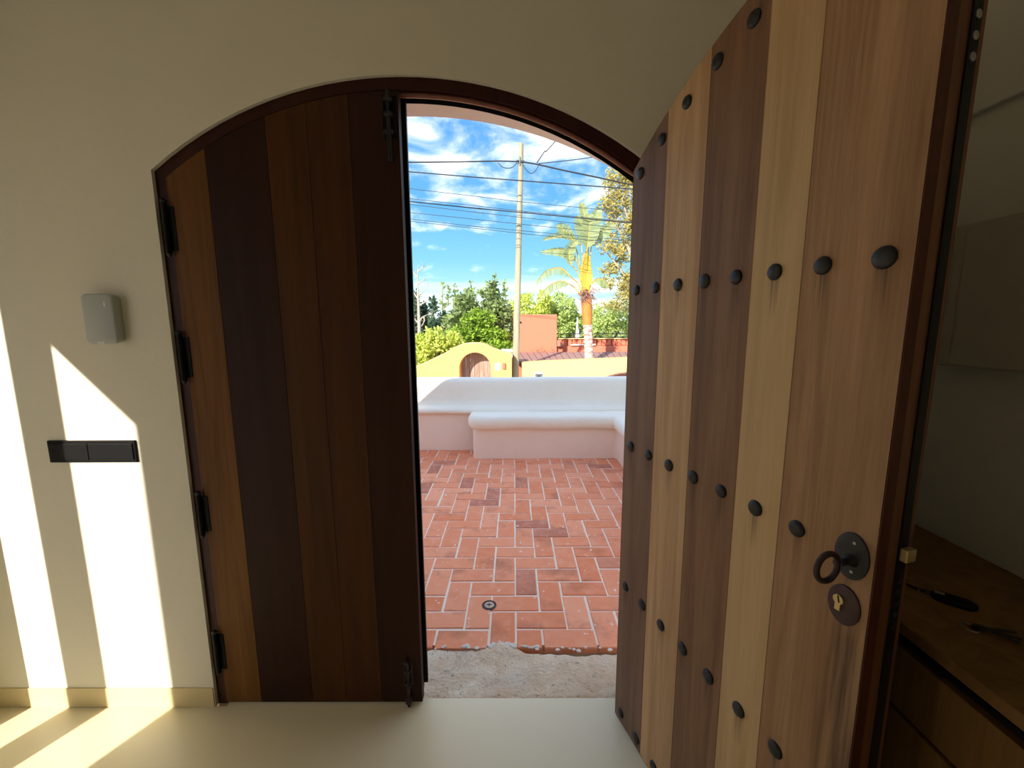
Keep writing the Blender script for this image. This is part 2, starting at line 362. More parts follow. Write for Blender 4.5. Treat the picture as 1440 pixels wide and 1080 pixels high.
for z0, z1 in ((1.621, 1.774), (1.219, 1.37), (.678, .826), (.143, .301)):
    bm = bmesh.new(); tube(bm, [(-.006, -.009, z0), (-.006, -.009, z1)], .0085, 10); box(bm, -.006, .018, -.003, 0, z0+.01, z1-.01)
    disc = bmesh.new()
    h = shade(bm2('hinge', bm, 'black', D1), 50)
    bm = bmesh.new(); tube(bm, [(-.006, -.009, z1), (-.006, -.009, z1+.006), (-.006, -.009, z1+.012)], [.0085, .010, .004], 10); tube(bm, [(-.006, -.009, z0-.010), (-.006, -.009, z0)], [.004, .0085], 10)
    shade(bm2('pin_cap', bm, 'iron', h), 50)
# top and bottom bolts
def lx(x): return x-DX
bm = B(lx(-.392), lx(-.350), -.004, 0, 1.955, 2.075, bev=.0015)
bt = bm2('top_bolt', bm, 'black', D1)
bm = bmesh.new(); tube(bm, [(lx(-.372), -.012, 1.885), (lx(-.372), -.012, 2.085)], .006, 10)
for z in (1.97, 2.02, 2.06): box(bm, lx(-.384), lx(-.360), -.019, -.003, z-.006, z+.006, bev=.002)
tube(bm, [(lx(-.372), -.012, 1.965), (lx(-.386), -.030, 1.962)], [.005, .004], 8)
shade(bm2('bolt_rod', bm, 'iron', bt))
bm = B(lx(-.408), lx(-.374), -.004, 0, .085, .175, bev=.0015); bt = bm2('bottom_bolt', bm, 'ironbrown', D1)
bm = bmesh.new(); tube(bm, [(lx(-.391), -.012, .006), (lx(-.391), -.012, .175), (lx(-.395), -.016, .188), (lx(-.405), -.02, .190)], .006, 10)
for z in (.10, .15): box(bm, lx(-.402), lx(-.380), -.019, -.003, z-.006, z+.006, bev=.002)
tube(bm, [(lx(-.391), -.013, .10), (lx(-.378), -.030, .10)], [.005, .004], 8); box(bm, lx(-.402), lx(-.380), -.020, -.002, .018, .045, bev=.003)
shade(bm2('bolt_rod', bm, 'ironbrown', bt))

# ------------------------------------------------------------------ open right leaf
HX, HY, PH = .3592, 1.336, .2998
D2 = empty('door_2', (HX, HY, 0), PH-pi/2); struct(D2, 'open studded plank door leaf swung into the room')
sz = lambda s: ztop(.743-s)
ss = [.004, .160, .306, .460, .571, .743]
for i, k in enumerate('ABCDE'):
    bm = plank_bm(ss[i], ss[i+1], sz, 0, .0235, .004)
    bmesh.ops.bevel(bm, geom=[e for e in bm.edges if all(abs(v.co.y) < 1e-6 for v in e.verts) and len(e.link_faces) == 2 and abs(e.calc_face_angle(0)) > 1], offset=.0008, segments=1, affect='EDGES')
    bm2('plank', bm, 'wood'+k, D2)
bm2('edge_frame', plank_bm(.006, .7445, lambda s: sz(s)-.001, .0245, .0805, .004, n=14), 'edgewood', D2)
bm2('edge_lipping', plank_bm(.7432, .7446, lambda s: 2.09, .0008, .0235, .006, gap=0, n=1), 'lipping', D2)
# lock strip on the meeting edge
lp = bm2('lock_strip', B(.7435, .7465, .0478, .0668, .02, 2.088), 'blackmetal', D2)
def edge_disc(z, r, mat, y=.0573):
    bm = bmesh.new(); seg = 12
    loft(bm, [[(.746+h, y+rr*cos(2*pi*k/seg), z+rr*sin(2*pi*k/seg)) for k in range(seg)] for h, rr in ((0, r), (.002, r), (.003, r*.6))])
    return bm2('bolt_head', bm, mat, lp)
from math import atan2
def edgez(v, u):     # height on the meeting edge for a pixel row
    E = Vector((HX+.7465*sin(PH)+.0573*cos(PH), HY-.7465*cos(PH)+.0573*sin(PH), 0)); return at(u, v, E.y).z
for v, u in ((20, 1370), (50, 1365), (80, 1361)): edge_disc(edgez(v, u), .0060, 'steel')
for v in (817, 832, 847, 863, 880): edge_disc(edgez(v, 1256), .0055, 'iron')
zl = edgez(778, 1270)
lt = bm2('latch', B(.7465, .758, .048, .070, zl-.011, zl+.011, bev=.002), 'brass', lp)
# studs
rows = (1.496, 1.009, .522, .039)
def stud_mesh():
    bm = bmesh.new(); prof = [(0.0005, .0165), (-.0025, .0168), (-.0055, .0145), (-.0078, .010), (-.0088, .004)]
    disc_lathe(bm, (0, 0, 0), 'y', prof, 18); bmesh.ops.recalc_face_normals(bm, faces=bm.faces[:])
    me = bpy.data.meshes.new('stud'); bm.to_mesh(me); bm.free(); me.materials.append(M['iron'])
    for p in me.polygons: p.use_smooth = True
    return me
sm = stud_mesh(); random.seed(4)
pos = [(.043+.0945*i, z) for z in rows for i in range(8) if not (z == 1.009 and i == 7)]
tops = [1.828, 1.884, 1.932, 1.971, 1.998, 2.022, 2.038, 2.046]
pos += [(.043+.0945*i, tops[i]) for i in range(8)]
for s, z in pos:
    o = bpy.data.objects.new('stud', sm); C.objects.link(o); o.parent = D2; o.location = (s, 0, z); o.rotation_euler = (0, random.random()*6, 0)
    k = random.uniform(.93, 1.06); o.scale = (k, 1, k)
# pull ring and key plate
bm = bmesh.new(); disc_lathe(bm, (.709, 0, 1.009), 'y', [(0, 1), (-.003, 1), (-.0045, .93), (-.005, .5)], 30, .0275, .041)
pl = bm2('handle_plate', bm, 'iron', D2); shade(pl, 45)
bm = bmesh.new(); disc_lathe(bm, (.711, 0, 1.003), 'y', [(-.004, .012), (-.008, .0105), (-.014, .006), (-.028, .0055), (-.036, .008)], 16); shade(bm2('ring_stem', bm, 'iron', pl), 60)
shade(bm2('pull_ring', torus(bmesh.new(), (.711, -.0585, 1.000), .0238, .0050, 'yz'), 'ironbrown', pl), 80)
bm = bmesh.new()
for z in (1.035, .984): disc_lathe(bm, (.714, 0, z), 'y', [(-.0045, .003), (-.0065, .0028), (-.007, .0015)], 8)
bm2('plate_screw', bm, 'steel', pl)
bm = bmesh.new(); disc_lathe(bm, (.706, 0, .917), 'y', [(0, 1), (-.003, 1), (-.0045, .92), (-.005, .5)], 30, .0265, .0355)
kp = bm2('key_plate', bm, 'ironbrown', D2); shade(kp, 45)
ko = [(cos(a)*.0085, .9245+sin(a)*.0085) for a in [radians(-60+300*i/14) for i in range(15)]]
ko = [(x+.7, z) for x, z in ko]+[(.6957, .905), (.7043, .905)]
bm2('key_cylinder', prism(ko, -.0085, -.0045), 'brass', kp)
sl = prism([(.6985, .931), (.7008, .9318), (.7035, .9205), (.7012, .9197)], -.0090, -.0084); bm2('key_slot', sl, 'black', kp)

# ------------------------------------------------------------------ wall devices
al = empty('alarm_keypad', (-1.303, W, 1.419)); tag(al, 'pale grey rounded alarm box on the cream wall left of the door', 'alarm box')
def rrect(hx, hz, r, n=5):
    o = []
    for cx, cz, a0 in ((hx-r, hz-r, 0), (-hx+r, hz-r, 90), (-hx+r, -hz+r, 180), (hx-r, -hz+r, 270)):
        for i in range(n+1):
            a = radians(a0+90*i/n); o.append((cx+r*cos(a), cz+r*sin(a)))
    return o
bm = bmesh.new(); loft(bm, [[(x, y, z) for x, z in rrect(a, b, r)] for y, a, b, r in ((-.002, .045, .073, .012), (-.010, .047, .075, .013), (-.028, .050, .078, .014), (-.033, .048, .076, .014), (-.0355, .044, .072, .013))])
shade(bm2('casing', bm, 'grey', al), 30)
bm = bmesh.new(); loft(bm, [[(x, y, z) for x, z in rrect(.046, .074, .013)] for y in (-.002, .0)]); bm2('back_plate', bm, 'offwhite', al)
bm = bmesh.new(); loft(bm, [[(x+.0, y, z-.0745) for x, z in rrect(.012, .0035, .003)] for y in (-.0352, -.0368)]); bm2('indicator_lens', bm, 'white', al)
bm = bmesh.new()
for r0, z in ((.0022, .052), (.0032, .046), (.0026, .040)): loft(bm, [[(.026+r0*cos(a)*1.2, y, z+r0*sin(a)) for a in [2*pi*k/10 for k in range(10)]] for y in (-.0350, -.0362)])
bm2('emblem', bm, 'white', al)

sw = empty('switch_panel', (-1.417, W, .980)); tag(sw, 'long black switch panel on the sunlit wall', 'switch')
bm2('frame', B(-.148, .148, -.007, 0, -.038, .038, bev=.002), 'black', sw)
for x0, x1 in ((-.140, -.0115), (-.0095, .140)): bm2('rocker', B(x0, x1, -.0105, -.006, -.028, .028, bev=.0015), 'black', sw)

# fuse cover on the right wall
fc = empty('fuse_cover', (XR, 1.155, 1.28)); tag(fc, 'cream rectangular cover box mounted on the dim right wall', 'fuse box')
bm2('box', B(-.034, 0, -.52, 0, 0, .365, bev=.003), 'offwhite', fc); bm2('cover', B(-.040, -.0345, -.50, -.035, .005, .350, bev=.002), 'offwhite', fc)

# ------------------------------------------------------------------ console on the right
cs = empty('console_cabinet', (.778, 1.30, 0)); tag(cs, 'dark wooden console cabinet against the right wall', 'cabinet')
M['walnut'] = wood('dark walnut', (.17, .088, .030), (.30, .165, .055), .5, spec=.25)
def ycyl(t): return t
bm2('top', B(0, .418, -1.7, 0, .775, .80, bev=.003), 'walnut', cs)
bm2('top_edge', B(-.001, .004, -1.7, 0, .762, .774), 'black', cs)
bm2('body', B(.02, .418, -1.69, -.01, .06, .7745), 'walnut', cs)
bm2('plinth', B(.05, .418, -1.66, -.03, 0, .06), 'black', cs)
for k in range(4):
    y1 = -.02-.415*k; y0 = y1-.405
    d = bm2('drawer', B(.004, .022, y0, y1, .615, .745, bev=.002), 'walnut', cs)
    d = bm2('door', B(.004, .022, y0, y1, .075, .605, bev=.002), 'walnut', cs)
# key fob
kf = empty('key_fob', (.940, .825, .8), radians(-45)); tag(kf, 'glossy black oval key fob lying on the console', 'key fob')
bm = bmesh.new(); loft(bm, [[(x, y*1., z) for x, y in rrect(a, b, b*.95)] for z, a, b in ((0, .030, .013), (.004, .036, .017), (.010, .036, .017), (.014, .030, .012))]); shade(bm2('shell', bm, 'black', kf), 60)
shade(bm2('ring', torus(bmesh.new(), (-.044, 0, .003), .011, .0014, 'xy', 20, 6), 'steel', kf))
bm2('logo_button', B(-.030, -.014, -.006, .006, .0135, .0148, bev=.0005), 'steel', kf)
ks = empty('key_bunch', (.915, .744, .8), radians(-20)); tag(ks, 'small bunch of dark metal keys on the console nearest the camera', 'keys')
shade(bm2('ring', torus(bmesh.new(), (-.02, .0, .0016), .013, .0016, 'xy', 20, 6), 'steel', ks))
for k, (a, ln) in enumerate(((8, .052), (-14, .047), (-34, .04))):
    ca, sa = cos(radians(a)), sin(radians(a)); bm = bmesh.new()
    loft(bm, [[(-.008+.010*cos(q), .009*sin(q), z) for q in [2*pi*i/14 for i in range(14)]] for z in (0, .002)])
    box(bm, .0, ln, -.003, .003, 0, .002)
    for i in range(4): box(bm, ln*.45+i*.006, ln*.45+i*.006+.003, .003, .0045+.0008*(i % 2), 0, .002)
    o = bm2('key', bm, 'iron', ks); o.location = (0, -.006*k+.002, .0034+k*.0022); o.rotation_euler = (0, 0, radians(a))
tg = empty('wrist_strap', (.900, .879, .8), radians(-40)); tag(tg, 'short dark strap lying behind the key fob', 'strap')
bm = bmesh.new(); tube(bm, [(-.03, 0, .003), (-.01, .004, .004), (.012, -.003, .003), (.03, .002, .003)], .003, 8); shade(bm2('cord', bm, 'ironbrown', tg))
bm2('clip', B(.028, .040, -.004, .006, 0, .005, bev=.001), 'iron', tg)

# ------------------------------------------------------------------ stone threshold
random.seed(2)
bm = bmesh.new(); nx, ny = 110, 26; X0, X1, Y0, Y1 = -1.12, .46, 1.388, 1.648
g = []
def edge_y(x): return 1.634+.018*noise.noise((x*6, 3, 0))+.012*noise.noise((x*21, 5, 0))+.03*math.exp(-((x+.06)/.07)**2)
for j in range(ny+1):
    row = []
    for i in range(nx+1):
        x = X0+(X1-X0)*i/nx; ye = edge_y(x); y = Y0+(ye-Y0)*j/ny
        f = j/ny
        h = -.004+.007*noise.noise((x*5, y*9, 1))+.0035*noise.noise((x*22, y*26, 2))+.0015*noise.noise((x*70, y*70, 2))
        h += .010*math.exp(-((x+.06)/.08)**2-((f-1)/.3)**2)
        h -= .036*max(0, f-.90)/.10*min(1, max(.08, (x-.0)/.05))
        h -= .008*max(0, .06-f)/.06
        row.append(bm.verts.new((x, y, min(h, .012))))
    g.append(row)
for j in range(ny):
    for i in range(nx): bm.faces.new((g[j][i], g[j][i+1], g[j+1][i+1], g[j+1][i]))
per = [g[0][i] for i in range(nx+1)]+[g[j][nx] for j in range(1, ny+1)]+[g[ny][i] for i in range(nx-1, -1, -1)]+[g[j][0] for j in range(ny-1, 0, -1)]
lo = [bm.verts.new((v.co.x, v.co.y, -.1)) for v in per]
for k in range(len(per)): q = (k+1) % len(per); bm.faces.new((per[k], lo[k], lo[q], per[q]))
bm.faces.new(lo)
th = bm2('threshold', bm, 'stone', None, True); struct(th, 'rough worn stone threshold between the cement floor and the bricks')
# crumbled mortar at the edge
bm = bmesh.new()
for k in range(60):
    x = random.choice([random.gauss(-.07, .05), random.uniform(-.40, .1), random.uniform(-.40, .42)]); y = edge_y(x)+random.uniform(-.006, .012); r = random.uniform(.003, .009)
    b2 = bmesh.ops.create_icosphere(bm, subdivisions=1, radius=r)
    for v in b2['verts']:
        n_ = noise.noise(v.co*90+Vector((k, 0, 0)))
        v.co = Vector((v.co.x*1.5, v.co.y*1.2, v.co.z*.5))*(1+.5*n_)+Vector((x, y, 0.001))
mo = bm2('mortar_crumbs', bm, 'mortar', th); mo['kind'] = 'stuff'

# ------------------------------------------------------------------ brick terrace
te = bm2('terrace', B(-2.6, 1.6, 1.66, 5.0, -1.7, -.0045), 'grout'); struct(te, 'terrace paved with terracotta bricks in herringbone')
w = .12; GX, GY = .123, 2.594
def brick_mesh(a, b):
    bm = bmesh.new(); h = .006; c = .003; a /= 2; b /= 2
    loft(bm, [[(x*s_, y*t_, z) for x, y in ((-1, -1), (1, -1), (1, 1), (-1, 1))] for s_, t_, z in ((a, b, -.028), (a, b, -c), (a-c, b-c, 0))])
    bmesh.ops.recalc_face_normals(bm, faces=bm.faces[:])
    me = bpy.data.meshes.new('brick'); bm.to_mesh(me); bm.free(); me.materials.append(M['brick']); return me
J = .0105
mF, mH = brick_mesh(2*w-J, w-J), brick_mesh(w-J, w-J)
random.seed(11); rest = bmesh.new(); cnt = 0
def put(cx, cyy, me, rot, ax, ay):
    global cnt
    vis = -.262*cyy-.16 < cx < .30*cyy+.12 and cyy < 4.62 and not (cx > 1.12) and cnt < 299
    if cx > -.40 and cyy > 4.30: vis = False
    if not (-2.5 < cx < 1.15): return
    z = random.uniform(-.0015, .0012); rz = random.gauss(0, .007); jx = random.gauss(0, .0012); jy = random.gauss(0, .0012)
    if vis:
        o = bpy.data.objects.new('brick', me); C.objects.link(o); o.parent = te; o.location = (cx+jx, cyy+jy, z)
        o.rotation_euler = (random.gauss(0, .004), random.gauss(0, .004), rot+rz); cnt += 1
    else:
        box(rest, cx-ax/2, cx+ax/2, cyy-ay/2, cyy+ay/2, -.028, z)
for i in range(-24, 12):
    for j in range(-9, 18):
        k = (i+j) % 4; x = GX+i*w; y = GY+j*w           # cell [x,x+w] x [y,y+w]
        if y < 1.62 or y > 4.75: continue
        if k == 0:     # left half of a lying brick
            put(x+w, y+w/2, mF, 0, 2*w-J, w-J)
        elif k == 2:   # near half of a standing brick
            if y+2*w < 5: put(x+w/2, y+w, mF, pi/2, w-J, 2*w-J)
        elif k == 3 and y-w < 1.62: put(x+w/2, y+w/2, mH, 0, w-J, w-J)
ro = bm2('brick_field', rest, 'brick', te); ro['kind'] = 'stuff'
print('bricks', cnt)
M['lidmetal'] = plain('tarnished lid', (.50, .38, .28), .6, .3, .7, 55)
dc = empty('drain_cap', (-.129, 1.918, -.001)); dc.scale = (1.3, 1.3, 1); tag(dc, 'small round tarnished brass cap set in the brick paving', 'drain cap')
bm = bmesh.new(); loft(bm, [[(r*cos(2*pi*k/24), r*sin(2*pi*k/24), z) for k in range(24)] for r, z in ((.028, 0), (.028, .003), (.0245, .0035), (.0235, .0015))]); bm2('rim', bm, 'ironbrown', dc)
bm = bmesh.new(); loft(bm, [[(r*cos(2*pi*k/20), r*sin(2*pi*k/20), z) for k in range(20)] for r, z in ((.0185, .001), (.0185, .0035), (.016, .0042))]); lid = bm2('lid', bm, 'lidmetal', dc)
bm = bmesh.new()
for a in (0, 1.57): box(bm, -.010 if a == 0 else -.002, .010 if a == 0 else .002, -.002 if a == 0 else -.010, .002 if a == 0 else .010, .0042, .0052)
bm2('cross_slot', bm, 'iron', lid)

# ------------------------------------------------------------------ parapet and bench
def sweep_x(prof, xs, wob=.006):
    loops = []
    for x in xs: loops.append([(x, y+wob*noise.noise((x*2.3, z*4, y)), z+wob*.8*noise.noise((x*1.9+7, z*3, y)) if z > .02 else z) for y, z in prof])
    return loft(bmesh.new(), loops)
xs = [-2.7+i*.06 for i in range(74)]
low = [(5.0, 0), (4.52, 0), (4.525, .20), (4.525, .41), (4.62, .42), (5.0, .42)]
o = bm2('wall_terrace', sweep_x(low, xs, .004), 'pinkplaster', None); struct(o, 'low pink rendered parapet wall of the terrace'); shade(o, 50)
up = [(4.9, .415), (4.53, .405), (4.495, .412), (4.475, .43), (4.478, .455), (4.50, .474), (4.56, .487), (4.595, .50), (4.612, .55), (4.622, .68), (4.630, .75), (4.65, .776), (4.69, .786), (4.80, .786), (4.86, .775), (4.9, .74)]
o = bm2('coping', sweep_x(up, xs, .009), 'whiteplaster', o); shade(o, 60)
# bench with two arms (left end open, right arm runs back along the side)
def rpoly(pts, rad, n=6):
    out = []; N_ = len(pts)
    for i in range(N_):
        p, a, b = Vector(pts[i]), Vector(pts[i-1]), Vector(pts[(i+1) % N_]); r = rad[i]
        if r == 0: out.append(tuple(p)); continue
        d1, d2 = (a-p).normalized(), (b-p).normalized(); s_, e_ = p+d1*r, p+d2*r
        for k in range(n+1):
            t_ = k/n; out.append(tuple(s_*(1-t_)**2+p*2*t_*(1-t_)+e_*t_**2))
    return out
def inset(poly, d):
    out = []; n = len(poly)
    for i in range(n):
        p, a, b = Vector(poly[i]), Vector(poly[i-1]), Vector(poly[(i+1) % n])
        e1, e2 = (p-a), (b-p)
        if e1.length < 1e-6: e1 = e2
        if e2.length < 1e-6: e2 = e1
        n1, n2 = Vector((-e1.y, e1.x)).normalized(), Vector((-e2.y, e2.x)).normalized(); q = (n1+n2)
        q = q/max(.3, q.length_squared/2) if q.length > 1e-6 else n1
        out.append(tuple(p+q*d))
    return out
def layers(poly, prof, wob=.004):
    loops = []
    for d, z in prof:
        loops.append([(x+wob*noise.noise((x*3, y*3, z*5)), y+wob*noise.noise((x*3+9, y*3, z*5)), z+wob*noise.noise((x*3, y*3+4, 1)) if z > .02 else z) for x, y in inset(poly, d)])
    bm = loft(bmesh.new(), loops, False)
    bm.verts.ensure_lookup_table(); n = len(poly); tot = len(bm.verts)
    for rng in (range(0, n), range(tot-n, tot)):
        f = bm.faces.new([bm.verts[k] for k in rng]); f.normal_update(); bmesh.ops.triangulate(bm, faces=[f])
    return bm
def dens(pts, step=.08):
    out = []
    for i in range(len(pts)):
        a, b = Vector(pts[i]), Vector(pts[(i+1) % len(pts)]); k = max(1, int((b-a).length/step))
        for q in range(k): out.append(tuple(a.lerp(b, q/k)))
    return out
base = [(-.43, 4.21), (1.06, 4.21), (1.06, 1.62), (1.50, 1.62), (1.50, 4.42), (-.43, 4.42)]
be = empty('masonry_bench', (-.43, 4.21, 0)); tag(be, 'L-shaped white topped masonry bench against the terrace parapet', 'bench')
bl = [(x+.43, y-4.21) for x, y in base]
o = bm2('body', layers(dens(rpoly(bl, [.06, .04, .04, .0, 0, 0])), [(0, 0), (0, .18), (0, .36)]), 'pinkplaster', be); shade(o, 60)
sl_ = rpoly(bl, [.09, .05, .05, .0, 0, 0])
o = bm2('seat_slab', layers(dens(sl_), [(.01, .318), (-.025, .322), (-.045, .345), (-.052, .38), (-.050, .415), (-.035, .443), (-.008, .457), (.03, .462)], .006), 'whiteplaster', be); shade(o, 70)
# side parapets
bm = B(1.585, 1.85, 1.57, 4.6, -1.7, .79, bev=.03); o = bm2('wall_terrace_right', bm, 'whiteplaster'); struct(o, 'white side parapet at the right end of the terrace')
bm = B(-2.85, -2.6, 1.57, 4.9, -1.7, .79, bev=.03); o = bm2('wall_terrace_left', bm, 'whiteplaster'); struct(o, 'white side parapet at the left end of the terrace')

# ------------------------------------------------------------------ street beyond
gr = bm2('ground', B(-150, 150, 5.0, 260, -2.0, -1.7), 'asphalt'); struct(gr, 'street and land beyond the terrace')
bm2('ground_slab', B(-150, 150, -60, 5.0, -2.0, -1.71), 'asphalt', gr)

# ochre gate wall
YG = 13.0
def px2(u, v, Y): p = at(u, v, Y); return (p.x, p.z)
gw = empty('gate_wall', (0, YG, -1.7)); tag(gw, 'ochre yellow garden wall with arched gateway and curved top', 'wall')
def rel(l, o): return [(x-o[0], z-o[2]) for x, z in l]
O = (0, YG, -1.7)
sil = [px2(u, v, YG) for u, v in ((719.5, 500.3), (706, 496.5), (699, 494.0), (691, 490.8), (684, 487), (677.5, 485), (670, 484.2), (660, 484.2), (650, 485.6), (643, 488.5), (637.5, 491), (629, 496.5), (620, 501), (603, 509), (585.6, 517), (560, 526), (530, 530), (440, 532), (250, 533))]
gc = (sum(px2(u, 510, YG)[0] for u in (645.6, 690.6))/2); gr_ = (px2(690.6, 510, YG)[0]-px2(645.6, 510, YG)[0])/2
gz = px2(669, 495.6, YG)[1]-gr_
gate = [(gc-gr_, -1.7)]+[(gc-gr_*cos(pi*k/20), gz+gr_*sin(pi*k/20)) for k in range(21)]+[(gc+gr_, -1.7)]
outl = [(sil[-1][0], -1.7)]+gate+[(sil[0][0], -1.7)]+sil
bm2('rendered_wall', prism(rel(outl, O), 0, .75), 'yellow', gw)
bmc = bmesh.new(); tube(bmc, [(x, .37, z+1.7-.01) for x, z in sil], .06, 6)
for v in bmc.verts: v.co.y = .37+(v.co.y-.37)*6.4
bm2('coping', bmc, 'yellow2', gw)
gd = [(gc-gr_, 0)]+[(gc-gr_*cos(pi*k/20), gz+1.7+gr_*sin(pi*k/20)) for k in range(21)]+[(gc+gr_, 0)]
for k in range(7):
    x0 = gc-gr_+2*gr_*k/7+.006; x1 = gc-gr_+2*gr_*(k+1)/7-.006
    zt = lambda x: gz+1.7+sqrt(max(0, gr_**2-(x-gc)**2))
    n_ = 4; oo = [(x0, .03), (x1, .03)]+[(x1-(x1-x0)*i/n_, max(.1, zt(x1-(x1-x0)*i/n_))) for i in range(n_+1)]
    bm2('gate_board', prism(oo, .60+.006*(k % 2), .66), 'weathered', gw)
plq = at(700, 516, YG); bm2('name_plate', B(plq.x-.085, plq.x+.085, -.03, 0, plq.z+1.7-.115, plq.z+1.7+.115, bev=.01), 'white', gw)
M['violet'] = plain('violet paint', (.35, .30, .60), .5)
bm = bmesh.new(); disc_lathe(bm, (plq.x, -.03, plq.z+1.7), 'y', [(0, .035), (-.006, .03)], 12, 1, .8); bm2('plate_motif', bm, 'violet', gw)
plq = at(708.5, 514.5, YG); o = bm2('letter_box', B(plq.x-.045, plq.x+.045, -.08, 0, plq.z+1.7-.09, plq.z+1.7+.09, bev=.01), 'orange', gw)

# pale yellow wall on the right of the pole
Y2 = 13.4
gw2 = empty('boundary_wall', (0, Y2, -1.7)); tag(gw2, 'pale yellow boundary wall with a meter recess right of the pole', 'wall')
a0, a1 = px2(734, 510.5, Y2), px2(760, 508.5, Y2); e1 = px2(882, 503.5, Y2); e2 = px2(980, 498, Y2)
# arched garage opening at the right
oc = px2(885, 524, Y2)
gx0 = px2(838, 536, Y2)[0]; gx1 = 2*oc[0]-gx0
def gtop(x): t_ = (x-oc[0])/(oc[0]-gx0); return oc[1]-.30*t_*t_
arcp = [(gx0+(gx1-gx0)*k/20, gtop(gx0+(gx1-gx0)*k/20)) for k in range(21)]
outl = [(a0[0], -1.7), (gx0, -1.7)]+arcp+[(gx1, -1.7), (e2[0], -1.7), e2, e1, a1, a0]
bm2('rendered_wall', prism([(x, z+1.7) for x, z in outl], 0, .45), 'yellow2', gw2)
bm = bmesh.new(); tube(bm, [(x, -.02, z+1.7) for x, z in arcp], .03, 6); bm2('arch_trim', bm, 'fibre', gw2)
M['garage'] = plain('brown garage door', (.36, .17, .12), .6)
for k in range(8):
    x0 = gx0+(gx1-gx0)*k/8+.004; x1 = gx0+(gx1-gx0)*(k+1)/8-.004
    bm2('garage_board', prism([(x0, .02), (x1, .02), (x1, gtop(x1)+1.7), (x0, gtop(x0)+1.7)], .2, .26), 'garage', gw2)
p0, p1 = at(751.5, 523.5, Y2), at(764, 537, Y2)
fb = bm2('meter_frame', B(p0.x, p1.x, -.03, .0, p1.z+1.7, p0.z+1.7, bev=.01), 'whiteplaster', gw2)
bm2('meter_door', B(p0.x+.025, p1.x-.03, -.045, -.031, p1.z+1.72, p0.z+1.66), 'steel', gw2)
bm = bmesh.new(); disc_lathe(bm, ((p0.x+p1.x)/2, -.046, (p0.z+p1.z)/2+1.7), 'y', [(0, .06), (-.02, .05)], 12); bm2('meter_dial', bm, 'black', gw2)
p = at(744, 513, Y2)

# orange house and its roof
YH = 17.6; hs = empty('orange_house', (0, YH, -1.7)); tag(hs, 'orange rendered flat-roofed house behind the yellow walls', 'house')
def hz(v, u=780, Y=YH): return at(u, v, Y).z+1.7
def hx_(u, Y=YH): return at(u, 480, Y).x
bm2('tower', B(hx_(722), hx_(783), 0, 2, 0, hz(442), bev=.02), 'orange', hs)
bm2('main_wall', B(hx_(783)+.001, hx_(960), .2, 1.4, 0, hz(487), bev=.01), 'orange', hs)
pf = bm2('parapet_band', B(hx_(783)+.001, hx_(960), .35, .6, hz(487), hz(477.5), bev=.01), 'orange', hs)
k = 0
for u in range(786, 960, 7):
    if 783 < u < 832: pass
    bm2('parapet_pier', B(hx_(u), hx_(u+5), .26, .349, hz(486.5), hz(478.5), bev=.01), 'orange', hs)
bm = B(hx_(783)+.01, hx_(960), .2, .62, hz(477.4), hz(476.3)); bm2('parapet_cap', bm, 'yellow2', hs)
rl = bmesh.new()
for v in (470, 475): tube(rl, [(hx_(784), .5, hz(v)), (hx_(960), .5, hz(v))], .02, 6)
rr_ = bm2('roof_rail', rl, 'cable', hs)
for u in range(790, 960, 20): bm = bmesh.new(); tube(bm, [(hx_(u), .5, hz(478)), (hx_(u), .5, hz(470))], .015, 6); bm2('rail_post', bm, 'cable', rr_)
bm = prism([(hx_(783)+.01, hz(487)), (hx_(783)+.01, hz(478)), (hx_(787), hz(478.5)), (hx_(794), hz(487))], -.05, .19); bm2('stair_cheek', bm, 'garage', hs)
bm = bmesh.new(); tube(bm, [(hx_(803), .1, hz(485.5)), (hx_(838), .1, hz(485.2))], .03, 8); bm2('white_pipe', bm, 'white', hs)
bm = bmesh.new(); tube(bm, [(hx_(817.5), 1.2, hz(477)), (hx_(817.5), 1.2, hz(470)), (hx_(817.5), 1.2, hz(462)), (hx_(817.5), 1.2, hz(446))], [.14, .10, .05, .03], 8); bm2('white_flue', bm, 'white', hs)
bm = bmesh.new(); disc_lathe(bm, (hx_(732), -.02, hz(453)), 'y', [(0, .04), (-.05, .03)], 8); bm2('spout', bm, 'black', hs)
# lean-to roof of brown sheets in front
rf = empty('leanto_roof', (0, 15, -1.7)); tag(rf, 'brown sheet lean-to roof between the yellow wall and orange house', 'roof')
za, zb = at(800, 508.5, 15.1).z+1.7, at(800, 495.5, 17.5).z+1.7
us = [722+9.2*k for k in range(22)]
for u0, u1 in zip(us, us[1:]):
    xa0, xa1 = at(u0, 508, 15.1).x, at(u1, 508, 15.1).x-.03; xb0, xb1 = at(u0-9, 496, 17.5).x, at(u1-9, 496, 17.5).x-.03
    bm = bmesh.new(); loft(bm, [[(xa0, .1, z+za), (xa1, .1, z+za), (xb1, 2.5, z+zb), (xb0, 2.5, z+zb)] for z in (-.05, .02)]); bm2('roof_sheet', bm, 'roofbrown', rf)
bm = B(at(736, 508, 15.2).x, at(905, 508, 15.2).x, .2, 2.45, 0, za-.12); bm2('shed_wall', bm, 'garage', rf)
# small grey canopy left of the pole
cn = empty('grey_ledge', (0, 14, -1.7)); tag(cn, 'short grey concrete ledge beside the pole above the ochre wall', 'ledge')
a, b = at(704, 493.5, 14), at(728, 495, 14)
bm2('slab', B(a.x, b.x, 0, .8, a.z+1.7-.05, a.z+1.7+.02, bev=.01), 'mortar', cn)
bm2('post', B(b.x-.25, b.x-.1, .1, .3, 0, a.z+1.7-.05), 'mortar', cn)

